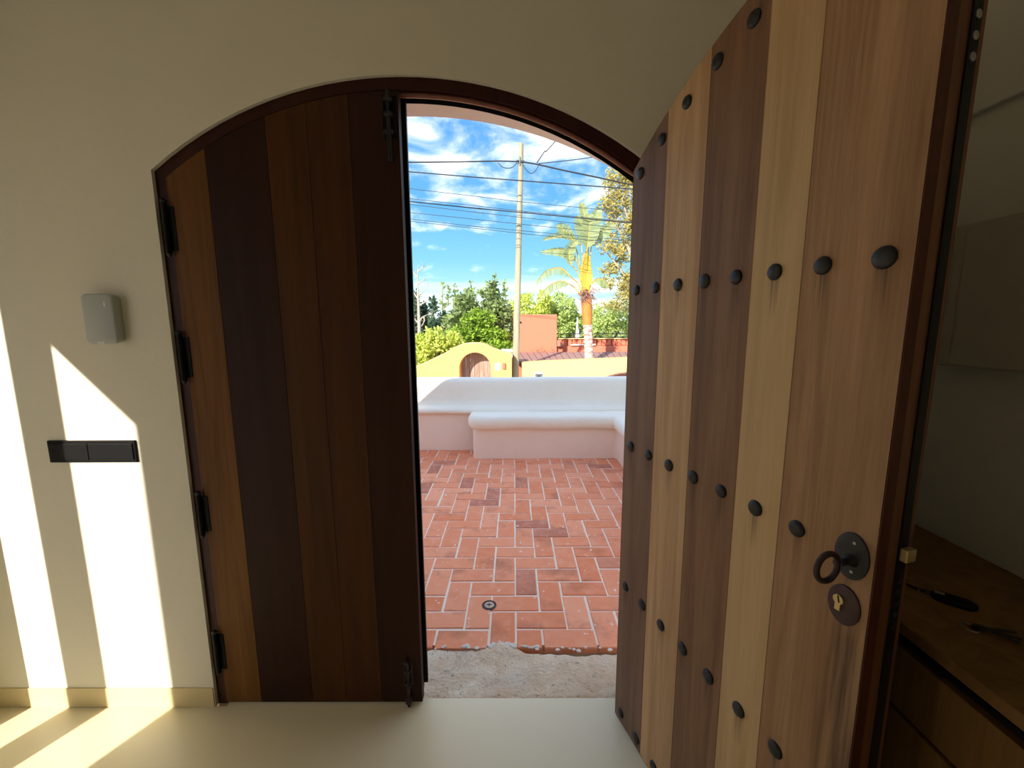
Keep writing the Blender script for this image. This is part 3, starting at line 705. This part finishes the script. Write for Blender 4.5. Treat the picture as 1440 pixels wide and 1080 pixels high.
# ------------------------------------------------------------------ pole and cables
YP = 13.55
tp, bt_ = at(733, 203, YP), at(724.8, 530, YP); d = (tp-bt_); bz = bt_+d*((-1.72-bt_.z)/d.z)
po = empty('utility_pole', (bz.x, YP, -1.7)); tag(po, 'tall weathered wooden utility pole beyond the parapet', 'pole')
q = lambda f: (Vector((0, 0, 0))+(tp-bz)*f)
bm = bmesh.new(); tube(bm, [q(i/12) for i in range(13)], [.125-.052*i/12 for i in range(13)], 14); shade(bm2('shaft', bm, 'pole', po))
pk = at(731, 228, YP)-Vector((bz.x, YP, -1.7))
bm = bmesh.new(); tube(bm, [pk+Vector((-.10, -.09, .02)), pk+Vector((.14, -.09, .0))], .018, 6); tube(bm, [pk+Vector((0, -.10, -.12)), pk+Vector((0, -.10, .12))], .02, 6); bm2('bracket', bm, 'steel', po)
bm = bmesh.new(); torus(bm, pk+Vector((0, 0, -.02)), .10, .012, 'xy', 16, 6); bm2('band', bm, 'steel', po)
def cable(pix, Y, r, label, mat='cable', ext=True, grp=None, sag=0):
    P = [at(u, v, Y) for u, v in pix]
    if ext:
        a = P[0]+(P[0]-P[1]).normalized()*22; b = P[-1]+(P[-1]-P[-2]).normalized()*22; P = [a]+P+[b]
    # smooth catmull
    out = []
    for i in range(len(P)-1):
        p0, p1, p2, p3 = P[max(i-1, 0)], P[i], P[i+1], P[min(i+2, len(P)-1)]
        for k in range(6):
            t_ = k/6; out.append(.5*((2*p1)+(p2-p0)*t_+(2*p0-5*p1+4*p2-p3)*t_*t_+(3*p1-p0-3*p2+p3)*t_**3))
    out.append(P[-1]); o0 = out[0].copy(); bm = bmesh.new(); tube(bm, [p-o0 for p in out], r, 6)
    o = bm2('cable', bm, mat, None, True); o.location = o0; tag(o, label, 'cable', grp); return o
cable([(575, 228.2), (650, 227.5), (700, 226.5), (730, 227.3)], YP-.1, .020, 'thick twisted black cable running left from the pole top', ext=False).location.x -= 0
cable([(733, 227.5), (755, 231), (790, 239), (838, 249), (960, 275), (1100, 302)], YP-.1, .022, 'thick black cable sloping down right from the pole top', ext=False)
cable([(575, 241.5), (660, 248.5), (732, 254), (838, 262)], YP-.6, .016, 'uppermost long single cable crossing below the pole top')
cable([(578, 265.5), (660, 275), (735, 284), (838, 294)], YP-.6, .008, 'hair-thin cable between the top crossing cable and thick bundle', 'cable2')
cable([(577.5, 283.5), (660, 292), (750, 300.3), (845, 309.5)], YP-.6, .016, 'thickest of the parallel cables crossing the middle of the pole')
cable([(577.5, 279.5), (660, 288.5), (750, 298.5), (845, 308)], YP-.7, .008, 'thin cable running just above the thickest crossing cable', 'cable2')
cable([(578, 287.5), (660, 297.5), (750, 307.5), (838, 317)], YP-.7, .008, 'thin blue-grey cable just under the thickest crossing cable', 'cable2')
cable([(578, 299), (660, 307.5), (750, 317), (838, 326)], YP-.7, .008, 'cable midway below the thickest crossing cable', 'cable2')
cable([(578, 308), (660, 317.5), (750, 326), (838, 334)], YP-.7, .008, 'second lowest of the crossing cables', 'cable2')
cable([(578, 311.3), (667, 321), (750, 330), (838, 338.5)], YP-.7, .008, 'lowest of the crossing cables', 'cable2')
cable([(755, 229), (766, 213), (769, 212), (784, 195), (805, 172)], YP-.1, .016, 'black cable rising steeply right from the pole bracket', ext=False)
cable([(757, 230), (800, 225.5), (838, 220.5), (900, 212)], YP-.1, .013, 'thin cable rising gently right from the pole bracket', 'cable2', ext=False)
cable([(701, 229), (706, 234.5), (713, 236.5), (721, 235), (727, 228.5)], YP-.12, .011, 'slack cable loop hanging left of the pole', ext=False)
cable([(735, 231), (741, 240), (747, 244), (753, 240), (758, 231)], YP-.12, .011, 'slack cable loop hanging right of the pole', ext=False)
# side run of the main cable beyond the frame
cable([(-420, 246), (0, 238), (400, 231), (480, 229.5), (575, 228.2)], YP-.1, .020, 'continuation of the thick left cable hidden behind the door', ext=False)

# ------------------------------------------------------------------ vegetation
def foliage(name, blobs, n, size, mat, parent, seed=0, flat=1., hang=0, shell=.5, origin=Vector((0, 0, 0)), jag=.25, asp=.5):
    """blobs: (centre Vector, rx, ry, rz)"""
    rnd = random.Random(seed); vs = []; fs = []
    bb = []
    for b in blobs:
        bb.append((b[0], b[1]*.75, b[2]*.75, b[3]*.75))
        for _ in range(6):
            d_ = Vector((rnd.gauss(0, 1), rnd.gauss(0, 1), rnd.gauss(0, 1))).normalized(); k_ = rnd.uniform(.28, .45)
            bb.append((b[0]+Vector((d_.x*b[1]*.78, d_.y*b[2]*.78, d_.z*b[3]*.78)), b[1]*k_, b[2]*k_, b[3]*k_))
    blobs = bb
    vol = [b[1]*b[3] for b in blobs]; tot = sum(vol)
    for b, vv in zip(blobs, vol):
        for _ in range(int(n*vv/tot)):
            while True:
                p = Vector((rnd.uniform(-1, 1), rnd.uniform(-1, 1), rnd.uniform(-1, 1)))
                if .05 < p.length < 1: break
            p = p.normalized()*(p.length**shell)
            p *= 1+jag*noise.noise(p*3+b[0])
            c = b[0]+Vector((p.x*b[1], p.y*b[2], p.z*b[3]))-origin
            if noise.noise(c*1.3+Vector((seed, 0, 0))) < -.22 and rnd.random() < .8: continue
            a = Vector((rnd.gauss(0, 1), rnd.gauss(0, 1), rnd.gauss(.3-hang, .8))).normalized()
            s_ = size*rnd.uniform(.55, 1.35); q_ = a.cross(Vector((rnd.gauss(0, 1), rnd.gauss(0, 1), rnd.gauss(0, 1)))).normalized()*s_*asp
            nn_ = a.cross(q_).normalized()*s_*.12
            i = len(vs); vs += [c, c+a*s_*.5+q_*.5+nn_, c+a*s_, c+a*s_*.5-q_*.5+nn_]; fs += [(i, i+1, i+2), (i, i+2, i+3)]
    me = bpy.data.meshes.new(name); me.from_pydata([tuple(v) for v in vs], [], fs); o = link(name, me, mat, parent); o['kind'] = 'stuff'; return o
def blobpx(l, Y, dY=1.2): # (u, v, ru, rv) in pixels at a distance
    out = []
    for u, v, ru, rv in l:
        c = at(u, v, Y); s_ = Y/FPX; out.append((c, ru*s_, dY, rv*s_))
    return out
def branchy(bm, p, d, ln, r, depth, rnd, spread=.6, seg=5):
    pts = [p]; q_ = p; dd = d.normalized()
    for k in range(3):
        dd = (dd+Vector((rnd.gauss(0, .13), rnd.gauss(0, .13), rnd.gauss(0, .08)))).normalized(); q_ = q_+dd*ln/3; pts.append(q_)
    tube(bm, pts, [r, r*.85, r*.7, r*.5], seg)
    if depth > 0:
        for k in range(3):
            nd = (dd+Vector((rnd.gauss(0, spread), rnd.gauss(0, spread), rnd.gauss(.1, spread*.6)))).normalized()
            branchy(bm, pts[1+k], nd, ln*.62, r*.5, depth-1, rnd, spread, seg)
def tree(name, label, cat, loc, blobs, n, size, mat, trunkh, tr, seed, bark='barkdark', group=None, **k):
    rnd = random.Random(seed); e = empty(name, loc); tag(e, label, cat, group); o = Vector(loc)
    foliage('foliage', blobs, n, size, mat, e, seed, origin=o, **k)
    bm = bmesh.new(); tube(bm, [Vector((0, 0, -.05)), Vector((.03, 0, trunkh*.5)), Vector((0, .02, trunkh))], [tr, tr*.85, tr*.6], 8)
    for b in blobs[:7]:
        t_ = b[0]-o; s_ = Vector((0, 0, trunkh*.6)); tube(bm, [s_, s_.lerp(t_, .5)+Vector((0, 0, .1)), t_], [tr*.5, tr*.35, tr*.15], 6)
    bm2('trunk', bm, bark, e); return e
GZ = -1.7
# big leafy shrub in the middle, with tall shoots
c = at(665, 500, 20)
bl = blobpx([(650, 450, 20, 34), (668, 462, 30, 32), (700, 452, 22, 40), (655, 430, 20, 24), (690, 425, 18, 26), (715, 470, 16, 34), (634, 462, 10, 24)], 20, 1.3)
sh = tree('leafy_shrub', 'large grey-green shrub with tall shoots behind the arched gate', 'shrub', (c.x, 20, GZ), bl, 8000, .24, 'lf_mid', 2.2, .12, 3)
rnd = random.Random(5)
for u, v0, v1 in ((622, 438, 398), (630, 430, 402), (641, 425, 400), (655, 420, 405), (664, 418, 396), (676, 415, 408), (696, 415, 386), (711, 420, 393), (686, 418, 404)):
    a, b = at(u, v0, 20)-sh.location, at(u+rnd.uniform(-3, 3), v1, 20)-sh.location
    bm = bmesh.new(); tube(bm, [a, a.lerp(b, .5), b], [.03, .018, .008], 5)
    for k in range(26):
        f = rnd.random(); p = a.lerp(b, f); ang = rnd.uniform(0, 6.28); L_ = .26*(1-.4*f)*rnd.uniform(.7, 1.2); dv = Vector((cos(ang), sin(ang)*.5, rnd.uniform(.3, .9))).normalized()*L_
        sd_ = dv.cross(Vector((0, 1, 0))).normalized()*L_*.22; vv = [bm.verts.new(x) for x in (p, p+dv*.5+sd_, p+dv, p+dv*.5-sd_)]; bm.faces.new(vv)
    bm2('shoot', bm, 'lf_mid', sh)
bl = blobpx([(668, 452, 26, 16), (655, 470, 24, 14), (685, 470, 28, 14), (690, 490, 30, 12), (640, 485, 18, 12), (712, 490, 18, 14)], 18, .6)
c = at(675, 480, 18)
tree('round_bush', 'bright green bush directly above the arched gate', 'bush', (c.x, 18, GZ), bl, 4500, .19, 'lf_bright', 1.2, .08, 8)
c = at(610, 495, 14.5)
bl = blobpx([(600, 490, 22, 22), (622, 484, 16, 16), (590, 508, 20, 18), (640, 480, 10, 12), (612, 472, 12, 10)], 14.4, .5)
tree('yellow_bush', 'yellow-green bush over the left end of the ochre wall', 'bush', (c.x, 14.4, GZ), bl, 4200, .15, 'lf_yellow', 1.2, .07, 9)
# dark conifers at the left
for k, (u, v0, v1, wd_, Y, lb) in enumerate(((585, 500, 415, 15, 24, 'dark conifer behind the bare pale tree, half hidden by the door'), (597, 500, 428, 13, 25, 'dark conifer just right of the bare pale tree'), (610, 500, 420, 14, 24, 'dark conifer left of the leafy shrub'), (625, 500, 440, 16, 26, 'dark conifer tip low behind the leafy shrub'))):
    bl = [b for i in range(6) for b in blobpx([(u, v0+(v1-v0)*(i+.5)/6, wd_*(1.05-i/6.2), 11)], Y, .7)]
    p = at(u, 500, Y); tree('conifer', lb, 'conifer', (p.x, Y, GZ), bl, 2600, .22, 'lf_dark', 3.0, .12, 20+k, group='dark conifers at the left')
# bare pale tree
p = at(592, 500, 14.9); e = empty('bare_tree', (p.x, 14.9, GZ)); tag(e, 'leafless pale tree beside the left door leaf', 'tree')
rnd = random.Random(12); bm = bmesh.new(); o_ = Vector((p.x, 14.9, GZ))
ml = [at(u, v, 14.9)-o_ for u, v in ((592, 560), (591, 500), (590, 470), (588.5, 430), (587, 400), (588, 374))]
ml[0].z = 0; tube(bm, ml, [.10, .085, .07, .045, .025, .012], 8)
for (u0, v0), pts in (((590, 452), ((594, 446), (600, 443), (608, 441))), ((596, 445), ((597, 451), (593, 459))), ((589.5, 455), ((584, 450), (580, 440))), ((588, 416), ((595, 410), (602, 402))), ((587.3, 400), ((593, 396), (597, 393))), ((587.5, 420), ((582, 412), (580, 405))), ((588.5, 430), ((596, 426), (602, 420))), ((587.5, 390), ((583, 385), (580, 380))), ((588, 382), ((593, 378), (596, 374))), ((590, 475), ((583, 470), (580, 462)))):
    P = [at(u0, v0, 14.9)-o_]+[at(u, v, 14.9)-o_ for u, v in pts]; tube(bm, P, [.035]+[.022, .012, .007][:len(P)-1], 5)
    for k in range(3):
        a = P[-1]; b = a+Vector((rnd.uniform(-.15, .25), rnd.uniform(-.2, .2), rnd.uniform(.02, .22))); tube(bm, [P[-2].lerp(a, rnd.random()), b], [.007, .003], 4)
bm2('trunk', bm, 'bark', e)
# hedge of pale trees behind the orange house
for k, (bpx, Y, mat, lb) in enumerate((([(738, 440, 20, 26), (755, 448, 18, 22), (765, 432, 16, 20)], 26, 'lf_yellow', 'yellowish tree behind the orange tower'), ([(795, 442, 24, 30), (780, 460, 20, 20), (808, 460, 20, 22)], 27, 'lf_pale', 'pale green tree between orange tower and palm trunk'), ([(850, 450, 24, 28), (872, 448, 20, 24), (838, 462, 16, 20), (895, 445, 24, 30)], 26, 'lf_pale', 'pale green tree right of the palm trunk'))):
    bl = blobpx(bpx, Y, 1.6); p = at(bpx[0][0], 480, Y); tree('background_tree', lb, 'tree', (p.x, Y, GZ), bl, 6500, .22, mat, 2.6, .14, 40+k)
# big olive tree top right
bl = blobpx([(866, 252, 20, 24), (888, 270, 26, 30), (858, 286, 15, 17), (870, 320, 24, 24), (850, 350, 14, 11), (884, 352, 22, 20), (905, 320, 30, 40), (865, 378, 24, 9), (884, 402, 20, 18), (852, 398, 12, 8), (905, 395, 26, 30), (872, 428, 20, 14), (930, 300, 30, 60)], 21.5, .9)
p = at(925, 480, 21.5)
tree('olive_yellow_tree', 'tall olive-yellow tree filling the right edge of the doorway', 'tree', (p.x, 21.5, GZ), bl, 15000, .18, 'lf_olive', 5.0, .20, 60, bark='bark', jag=.6)
# distant tree line, too far to count
bl = []
random.seed(77)
for k in range(40): bl.append((Vector((-40+k*2.1, 46+random.uniform(-3, 3), .1+random.uniform(-.5, .6))), 2.2, 1.6, 2.0)); bl.append((Vector((-39+k*2.1, 45, -1.0)), 2.2, 1.2, 1.5))
dt = foliage('distant_tree_line', bl, 26000, .5, 'lf_mid', None, 81)
tag(dt, 'far line of low trees closing the view behind the gardens', 'trees')

# traveller's palm like tree
YT = 14.4; p = at(828, 510, YT); pb = Vector((p.x, YT, GZ)); pt = empty('banana_palm', pb); tag(pt, 'tall banana-leaved palm with orange sheath and yellow stalks', 'palm')
P = lambda u, v, dy=0: at(u, v, YT+dy)-pb
bm = bmesh.new(); pts = [P(828.5, 560), P(828, 505), P(827.5, 480), P(826, 456)]; pts[0].z = 0; pts[0].x = pts[1].x
n_ = 26; fl = []
for i in range(n_+1):
    f = i/n_*3; k = min(2, int(f)); fl.append(pts[k].lerp(pts[k+1], f-k))
tube(bm, fl, [.125+.018*(i % 2)+.02*i/n_ for i in range(n_+1)], 14); bm2('trunk', bm, 'palmtrunk', pt)
bm = bmesh.new(); tube(bm, [P(826, 458), P(825.5, 440), P(824.5, 425), P(823.5, 412)], [.15, .18, .18, .12], 12); shade(bm2('sheath', bm, 'sheath', pt))
rnd = random.Random(3); bm = bmesh.new()
for k in range(150):
    a = P(824+rnd.gauss(0, 5), 414+rnd.gauss(0, 4), rnd.uniform(-.25, .1)); b = a+Vector((rnd.gauss(0, .16), rnd.gauss(0, .1), rnd.uniform(-.30, .06))); s_ = Vector((.02, 0, .012)); bm.faces.new([bm.verts.new(x) for x in (a-s_, a+s_, b)])
o = bm2('fibre', bm, 'fibre', pt); o['kind'] = 'stuff'
for k in range(11):
    f = (k-5)/5; bm = bmesh.new(); tube(bm, [P(823.5+f*3.5, 417), P(824.5+f*8, 390, -.05*abs(f)), P(825+f*(7-2*abs(f)), 352+12*abs(f)+rnd.uniform(-4, 4), .1*f)], [.030, .026, .018], 6); shade(bm2('stalk', bm, 'stalk', pt))
def blade(mid, wid, stalk=None, dy=0, torn=.0, fold=.35, ns=16, droop=0):
    """mid: pixel polyline from base to tip; wid: half width px on the left and right of the travel direction"""
    M3 = [P(u, v, dy) for u, v in mid]; sc = YT/FPX
    def cat(t_):
        f = t_*(len(M3)-1); i = min(int(f), len(M3)-2); t2 = f-i
        p0, p1, p2, p3 = M3[max(i-1, 0)], M3[i], M3[i+1], M3[min(i+2, len(M3)-1)]
        return .5*((2*p1)+(p2-p0)*t2+(2*p0-5*p1+4*p2-p3)*t2*t2+(3*p1-p0-3*p2+p3)*t2**3)
    bm = bmesh.new(); rn = random.Random(int(mid[0][0]*7+mid[-1][1]))
    for side, wmax in ((1, wid[0]*1.35), (-1, wid[1]*1.35)):
        for k in range(ns):
            t0, t1 = k/ns, (k+1)/ns; a, b = cat(t0), cat(t1); T = (b-a).normalized()
            Nn = T.cross(Vector((0, 1, 0))).normalized()*side
            prof = lambda t_: (sin(pi*min(1, max(0, t_))**.75))**.6
            g_ = torn*rn.uniform(.3, 1)
            w0, w1 = prof(t0+.02)*wmax*sc, prof(t1-.02 if k < ns-1 else .98)*wmax*sc
            yy = Vector((0, -fold, 0)); sw_ = T*.25; dd = Vector((0, 0, -droop))
            o0 = a+(Nn+yy+sw_+dd)*w0+T*(b-a).length*g_*.5; o1 = b+(Nn+yy+sw_+dd)*w1*(1-g_*.2)-T*(b-a).length*g_*.5
            bm.faces.new([bm.verts.new(x) for x in (a, b, o1, o0)])
    o = bm2('leaf', bm, 'lf_palm', pt)
    q_ = [P(u, v, dy*.5) for u, v in (stalk or [])]+[cat(i/8) for i in range(9)]
    bm = bmesh.new(); tube(bm, q_, [.022]*(len(q_)-9)+[.018-.0018*i for i in range(9)], 5); bm2('midrib', bm, 'stalk', o); return o
blade([(822, 306), (820.5, 296), (816.7, 285)], (4.5, 4), [(825, 370), (825.5, 340)], .0)
blade([(826, 342), (820, 322), (812, 303)], (9, 6), [(825, 375)], .1, .3)
blade([(828, 340), (834, 322), (836, 306), (843, 290)], (6, 9), [(826, 375)], .25, .3)
blade([(826, 348), (828, 330), (829, 314), (826, 302)], (9, 10), [(825, 380)], -.1, .2)
blade([(832, 345), (842, 330), (851, 322), (864, 314)], (5, 8), [(828, 380), (830, 360)], .2, .3)
blade([(806, 338), (798, 328), (790, 321), (783, 317)], (6, 6), [(818, 385), (813, 358)], .1, .2)
blade([(818, 345), (800, 334), (782, 333), (763, 338)], (2, 8), [(820, 390)], .1, .7, droop=.4, ns=20)
blade([(811, 366), (800, 355), (785, 351), (760, 354)], (8, 2.5), [(818, 395), (816, 380)], -.1, .5, ns=20)
blade([(803, 372), (800, 358), (803, 347), (812, 338)], (6, 6), [(817, 395), (811, 380)], -.15, .3)
blade([(801, 388), (790, 377), (772, 379), (760, 390), (753, 401)], (4.5, 2), [(819, 412), (812, 397)], -.35, .8, droop=.8, ns=20)
blade([(800, 399), (790, 395), (775, 400), (765, 410), (758, 424)], (4.5, 2), [(817, 414), (808, 404)], -.35, .7, droop=.8, ns=20)
blade([(832, 398), (842, 392), (850, 396), (856, 404)], (3, 5), [(825, 412), (828, 404)], -.1, .7, droop=.5)

# small dry weed growing on the brown roof edge
wo_ = at(768, 497, 17.3); we = empty('roof_weed', wo_); tag(we, 'small dry weed growing on the brown roof below the orange tower', 'weed')
bm = bmesh.new(); rnd = random.Random(31)
for k in range(9):
    b = Vector((rnd.uniform(-.5, .5), rnd.uniform(-.04, .04), 0)); t_ = b+Vector((rnd.gauss(0, .08), 0, rnd.uniform(.1, .32))); tube(bm, [b, t_], [.012, .005], 4)
    for j in range(3): p = b.lerp(t_, rnd.uniform(.4, 1)); tube(bm, [p, p+Vector((rnd.uniform(-.1, .1), 0, .08))], [.006, .003], 4)
o = bm2('stem', bm, 'barkdark', we); o['kind'] = 'stuff'
